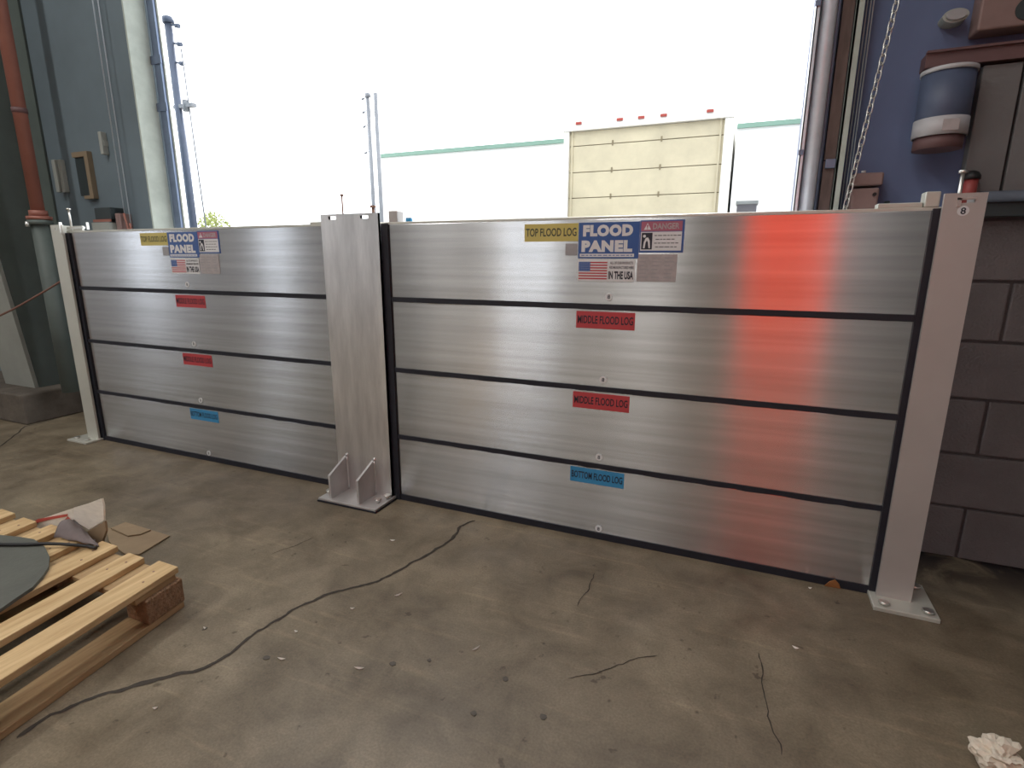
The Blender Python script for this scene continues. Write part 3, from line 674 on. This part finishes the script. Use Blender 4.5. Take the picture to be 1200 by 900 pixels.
# torn white-faced carton flap standing at the pallet end
def pv(u, v, z): q = onz(u, v, z); return q
c_bl, c_br = onz(88, 630, .145), onz(123, 617, .145)
dn = (c_br-c_bl); dn.z = 0
def upz(px_u, px_v, ref): # height on a vertical line over ref hit by pixel row
    d = _ray(px_u, px_v); tt = ((ref.x-CAM.x)**2+(ref.y-CAM.y)**2)**.5/(d.x**2+d.y**2)**.5; return CAM.z+d.z*tt
base = onz(105, 640, .141)
Yc = -.912
def cy_(u, v): return ony(u, v, Yc)
carton = thing('torn_carton', 'torn white faced carton piece with red print standing on pallet end', 'cardboard', (cy_(100, 620).x, Yc, .141))
bot = cy_(105, 625).z
out = [cy_(86, 595), cy_(103, 590), cy_(119, 584), cy_(121, 592), cy_(121.5, 610), cy_(112, 616), cy_(104, 620.5), cy_(93, 614), cy_(86, 608)]
put('white_flap', MB().prism(out, (.004, .004, 0)), A['whitecard'], carton)
out = [cy_(30, 614), cy_(60, 604), cy_(84, 596), cy_(87, 607), cy_(84, 614), cy_(70, 620), cy_(45, 622)]
sf = put('side_flap', MB().prism(out, (.004, .006, 0)), A['whitecard'], carton)
put('red_print', MB().prism([q+Vector((0, -.002, 0)) for q in (cy_(33, 615), cy_(45, 608), cy_(62, 605), cy_(80, 602), cy_(79, 605), cy_(62, 608), cy_(46, 612), cy_(36, 618))], (0, .001, 0)).prism([q+Vector((0, -.002, 0)) for q in (cy_(70, 618), cy_(74, 611), cy_(80, 605), cy_(83, 608), cy_(78, 613), cy_(74, 619))], (0, .001, 0)), A['tapered'], sf)
put('brown_flap', MB().prism([cy_(104, 622), cy_(113, 617.5), cy_(122.5, 611), cy_(124, 622), cy_(120, 633), Vector((cy_(119, 640).x, Yc, .008)), Vector((cy_(98, 640).x, Yc, .008)), cy_(98, 624)], (.004, .005, 0)), A['card'], carton)
# cloth scrap: small draped grid
b = MB(); n = 12; g = []
A0, A1, A2 = onz(62, 628, .150), onz(90, 610, .150), onz(116, 640, .146)
for i in range(n+1):
    row = []
    for j in range(n+1):
        s_, t_ = i/n, j/n
        q = A0.lerp(A2, s_).lerp(A1.lerp(A2, s_*.8), t_)
        q.z = .1445+.035*math.sin(math.pi*t_)*(1-s_)+.006*math.sin(9*s_+5*t_)**2
        row.append(b.bm.verts.new(q))
    g.append(row)
for i in range(n):
    for j in range(n):
        f = b.bm.faces.new((g[i][j], g[i+1][j], g[i+1][j+1], g[i][j+1])); f.smooth = True
o = tag(put('cloth_scrap', b, A['rag']), 'mauve grey cloth scrap beside the torn carton on pallet', 'cloth'); sm = o.modifiers.new('thick', 'SOLIDIFY'); sm.thickness = .003; sm.offset = 1
# flattened brown cardboard on the floor
t = thing('flat_cardboard', 'flattened brown cardboard sheet lying on the floor by pallet', 'cardboard', onz(160, 632, 0))
def flat(name, px, z, th, m_): return put(name, MB().prism([Vector((q.x, q.y, z)) for q in [onz(u, v, z) for u, v in px]], (0, 0, th)), m_, t)
flat('large_flap', [(124, 618), (150, 629), (176, 622), (199, 629), (163, 651), (146, 650), (128, 636)], .002, .005, A['card'])
flat('small_flap', [(130, 620), (147, 613), (177, 622), (165, 627), (150, 629)], .008, .005, A['card'])
# crumpled paper
bm = bmesh.new(); bmesh.ops.create_icosphere(bm, subdivisions=4, radius=1)
pc = onz(1168, 905, 0)
for v in bm.verts:
    q = v.co.copy(); k = 1+.34*(mn.cell(q*1.7)-.5)+.45*abs(mn.noise(q*2.1))-.16*abs(mn.noise(q*5.))
    v.co = Vector((q.x*.043*k, q.y*.043*k, q.z*.032*k))
zmin = min(v.co.z for v in bm.verts)
me = bpy.data.meshes.new('paper'); 
for v in bm.verts: v.co += Vector((pc.x, pc.y, -zmin))
bm.to_mesh(me); bm.free()
tag(put('crumpled_paper', me, A['paper']), 'crumpled cream paper ball lying on the concrete floor', 'paper')
# flecks of litter
for i, (u, v, s_, a_) in enumerate(((421, 784, .014, .3), (467, 698, .014, 1.0), (558, 761, .013, 1.1), (330, 773, .012, .2), (347, 741, .007, 0), (460, 634, .010, .3), (413, 714, .007, .4), (932, 760, .009, -.3), (949, 690, .006, .2), (240, 737, .005, 0), (182, 831, .006, .6))):
    q = onz(u, v, 0); b = MB(); n = 7
    top = [Vector((q.x+math.cos(a_)*c*s_-math.sin(a_)*w_, q.y+math.sin(a_)*c*s_+math.cos(a_)*w_, .001+.004*c*c)) for c, w_ in ((-1, .0), (-.5, .003), (0, .0045), (.5, .003), (1, .0), (.5, -.0012), (0, -.002), (-.5, -.0012))]
    b.prism(top, (0, 0, .0012))
    tag(put('paper_fleck', b, A['chipwhite']), 'small white paper fleck lying on the concrete floor', 'litter', 'white flecks on the floor')
for (u, v, s_) in ((240, 737, .007), (312, 771, .010), (503, 774, .007), (592, 796, .009), (555, 836, .009), (637, 840, .009), (460, 778, .009)):
    q = onz(u, v, 0); b = MB().prism([(q.x+math.cos(k*.9)*s_*random.uniform(.7, 1.2), q.y+math.sin(k*.9)*s_*random.uniform(.7, 1.2), .0002) for k in range(7)], (0, 0, .0012))
    put('stain_spot', b, A['spot'], floor)
q = ony(976, 680, -.012)
tag(put('dead_leaf', MB().prism([(q.x-.022, -.012, .001), (q.x-.010, -.016, .022), (q.x+.006, -.014, .032), (q.x+.02, -.012, .018), (q.x+.026, -.010, .001)], (0, .003, 0)), A['leaf']), 'orange brown dead leaf against the barrier foot seal', 'leaf')
# red stand-in, cabinet-shaped, added behind the camera to put red in the metal's reflection
RY = -3.0; kf = (1.944-RY)/1.944; rx0, rx1 = -.005*kf, .245*kf
t = thing('red_stand_in', 'added red cabinet shape on dark stand, mirrored in brushed metal', 'cabinet', ((rx0+rx1)/2, RY-.24, 0))
put('carcass', MB().box(rx0, rx1, RY-.5, RY-.02, .70, 2.10, .008), A['redstandin'], t)
hw = (rx1-rx0)/2
for s_ in (0, 1):
    d_ = put('door', MB().box(rx0+.006+hw*s_, rx0+hw-.006+hw*s_, RY-.019, RY, .72, 2.08, .004), A['redstandin'], t)
    put('handle', MB().box(rx0+hw-.03+.045*s_, rx0+hw-.018+.045*s_, RY, RY+.02, 1.2, 1.32, .003), A['black'], d_)
for fx in (rx0+.03, rx1-.03):
    for fy in (RY-.47, RY-.05): put('leg', MB().box(fx-.02, fx+.02, fy-.02, fy+.02, 0, .70), A['columngrey'], t)
put('shelf', MB().box(rx0+.01, rx1-.01, RY-.49, RY-.03, .25, .28), A['columngrey'], t)

# ================================================================== OUTSIDE
struct('ground_outside', MB().box(-40, 40, .585, 60, -.3, -.1), A['asphalt'])
# white building in two wings with the truck between them
BY = 8.75
zc = ony(445, 183, BY).z; xl = ony(445, 183, BY).x
XR = ony(864, 146, BY-.05).x
t = thing('white_building', 'long white building with thin green roof edge across the yard', 'building', (-6, BY+2, -.1))
put('wall', MB().box(xl, -3.2, BY, BY+5, -.1, zc-.04), A['bldg'], t)
put('wall', MB().box(XR, 7.0, BY, BY+5, -.1, zc-.04), A['bldg'], t)
put('coping', MB().box(xl, -3.2, BY-.05, BY+5.05, zc-.04, zc+.035), A['coping'], t)
put('coping', MB().box(XR, 7.0, BY-.05, BY+5.05, zc-.04, zc+.035), A['coping'], t)
TY = 7.25
def tp(u, v): return ony(u, v, TY)
q0, q1 = tp(662, 150), tp(850, 132)
tx0, tx1, tz1 = tp(660, 200).x, tp(852, 200).x, tp(660, 141).z
t = thing('box_truck', 'white box truck with cream rear door parked across the yard', 'truck', ((tx0+tx1)/2, TY+2.6, -.1))
put('body', MB().box(tx0, tx1, TY+.10, TY+5.2, .85, tz1-.03, .01), A['truckwhite'], t)
put('corner_post', MB().box(tx0, tx0+.085, TY, TY+.10, .85, tz1-.03), A['truckwhite'], t)
put('corner_post', MB().box(tx1-.085, tx1, TY, TY+.10, .85, tz1-.03), A['truckwhite'], t)
dz1 = tp(667, 151).z-.04
hd = put('header', MB().box(tx0-.03, tx1+.04, TY-.02, TY+.10, dz1, tz1), A['truckwhite'], t)
for u in (679, 727, 752, 778, 832):
    q = tp(u, 136); put('marker_lamp', MB().box(q.x-.048, q.x+.048, TY-.045, TY-.02, tz1-.095, tz1-.055, .006), A['lampred'], hd)
dx0, dx1 = tx0+.085, tx1-.085
dr = put('roll_door', MB().box(dx0, dx1, TY+.085, TY+.10, .95, dz1), A['truckgroove'], t)
zz = dz1; zs = [dz1, tp(670, 171).z, tp(670, 202).z, tp(670, 232).z]
step = zs[1]-zs[2]
while zs[-1]-step > 1.0: zs.append(zs[-1]-step)
zs.append(.96)
for a_, c_ in zip(zs, zs[1:]):
    pn = put('door_panel', MB().box(dx0, dx1, TY+.06, TY+.084, c_+.008, a_-.008, .003), A['truckcream'], dr) if False else put('door_panel', MB().box(dx0, dx1, TY+.06, TY+.084, c_+.006, a_-.006, .003), A['truckcream'], t)
    for fr in (.30, .62): put('hinge', MB().box(dx0+(dx1-dx0)*fr-.012, dx0+(dx1-dx0)*fr+.012, TY+.05, TY+.06, c_-.03, c_+.05), A['truckgroove'], pn)
for gx in (dx0+.03, dx1-.07): put('door_guide', MB().box(gx, gx+.03, TY+.04, TY+.058, .96, dz1), A['truckcream'], t)
put('bumper', MB().box(tx0+.05, tx1-.05, TY-.05, TY+.10, .45, .62, .01), A['fence'], t)
put('chassis', MB().box(tx0+.7, tx1-.7, TY+.15, TY+6.4, .62, .85), A['fence'], t)
for wx in (tx0+.18, tx1-.18):
    for wy in (TY+1.2, TY+5.6): put('wheel', MB().tube([(wx-.14, wy, .36), (wx+.14, wy, .36)], .46, 24), A['tyre'], t)
put('cab', MB().prism([(tx0+.15, TY+5.25, .6), (tx0+.15, TY+6.9, .6), (tx0+.15, TY+6.9, 1.5), (tx0+.15, TY+6.5, 2.4), (tx0+.15, TY+5.25, 2.5)], (tx1-tx0-.3, 0, 0)), A['truckwhite'], t)
# utility box
q0, q1 = ony(864, 236, 3.2), ony(886, 250, 3.2)
t = thing('utility_box', 'small grey utility box on a post outside near the truck', 'utility box', ((q0.x+q1.x)/2, 3.2, -.1))
put('housing', MB().box(q0.x, q1.x, 3.2, 3.36, q1.z-.15, q0.z, .008), A['columngrey'], t)
put('cover', MB().box(q0.x-.01, q1.x+.01, 3.19, 3.37, q0.z-.025, q0.z+.004, .004), A['boxgrey'], t)
put('post', MB().tube([((q0.x+q1.x)/2, 3.28, -.1), ((q0.x+q1.x)/2, 3.28, q1.z-.15)], .03, 10), A['fence'], t)
# security fence posts
def fpost(u, v, Y, r, label, m_, side, arms, extra):
    q = ony(u, v, Y); t = thing('fence_post', label, 'fence post', (q.x, Y, -.1), 'security fence posts in the yard')
    put('pole', MB().tube([(q.x, Y, -.1), (q.x, Y, q.z)], r, 14), m_, t)
    put('cap', MB().tube([(q.x, Y, q.z-.03), (q.x, Y, q.z+.03), (q.x, Y, q.z+.045)], r*1.3, 14, rad=[r*1.35, r*1.35, r*.6]), m_, t)
    for av in arms:
        z = ony(u, av, Y).z
        put('insulator_arm', MB().tube([(q.x, Y, z+.02), (q.x+side*r*2.6, Y, z-.01)], r*.22, 8).tube([(q.x+side*r*2.5, Y, z-.01), (q.x+side*r*3.6, Y, z-.02)], r*.5, 10), m_, t)
    if extra: extra(q, t)
def ex1(q, t):
    z = ony(200, 127, 3.0).z
    put('clamp', MB().box(q.x-.06, q.x+.26, 2.97, 3.03, z-.02, z+.02).tube([(q.x+.13, 3.0, z-.06), (q.x+.13, 3.0, z+.06)], .04, 10), A['fencefar'], t)
    put('guy_wire', MB().tube([(q.x+.16, 3, z+.6), (q.x+.20, 3, z-.9), (q.x+.27, 3, -.1)], .009, 6), A['fencefar'], t)
    put('companion_rod', MB().tube([(q.x-.19, 3.0, -.1), (q.x-.19, 3.0, q.z-.05)], .016, 8), A['fencefar'], t)
fpost(197, 24, 3.0, .046, 'dark steel fence post with three insulators beside the door reveal', A['fence'], 1, (31, 53, 76), ex1)
def ex2(q, t):
    put('companion_rod', MB().tube([(q.x+.16, 6.3, -.1), (q.x+.16, 6.3, q.z+.02)], .035, 8), A['fencefar'], t)
fpost(431, 112, 6.3, .035, 'grey double fence post with short insulators before white building', A['fencefar'], -1, (114, 130, 147, 178), ex2)
# pale bush beyond the fence
q = ony(247, 262, 6.5)
t = thing('bush', 'pale olive bush showing just above the barrier beside fence post', 'bush', (q.x, 6.5, -.1))
put('stem', MB().tube([(q.x, 6.5, -.1), (q.x+.02, 6.5, 1.0), (q.x, 6.5, 1.5)], .03, 8).tube([(q.x, 6.5, .8), (q.x+.2, 6.5, 1.4)], .02, 6).tube([(q.x, 6.5, .7), (q.x-.2, 6.45, 1.35)], .02, 6), A['bark'], t)
b = MB(); rr = random.Random(3)
ztop = ony(247, 249, 6.5).z
for i in range(1100):
    th = rr.uniform(0, math.tau); ph = rr.uniform(-1, 1); R2 = rr.random()**.4
    c = Vector((q.x+.05+math.cos(th)*math.sqrt(1-ph*ph)*R2*.42, 6.5+math.sin(th)*math.sqrt(1-ph*ph)*R2*.35, ztop-.55+ph*R2*.6))
    u_ = Vector((rr.uniform(-1, 1), rr.uniform(-1, 1), rr.uniform(-1, 1))).normalized(); v_ = u_.orthogonal().normalized()
    s_ = rr.uniform(.03, .055)
    vs = [b.bm.verts.new(c+u_*s_), b.bm.verts.new(c+v_*s_*.45), b.bm.verts.new(c-u_*s_), b.bm.verts.new(c-v_*s_*.45)]
    b.bm.faces.new(vs)
put('foliage', b, A['leafgreen'], t)['kind'] = 'stuff'
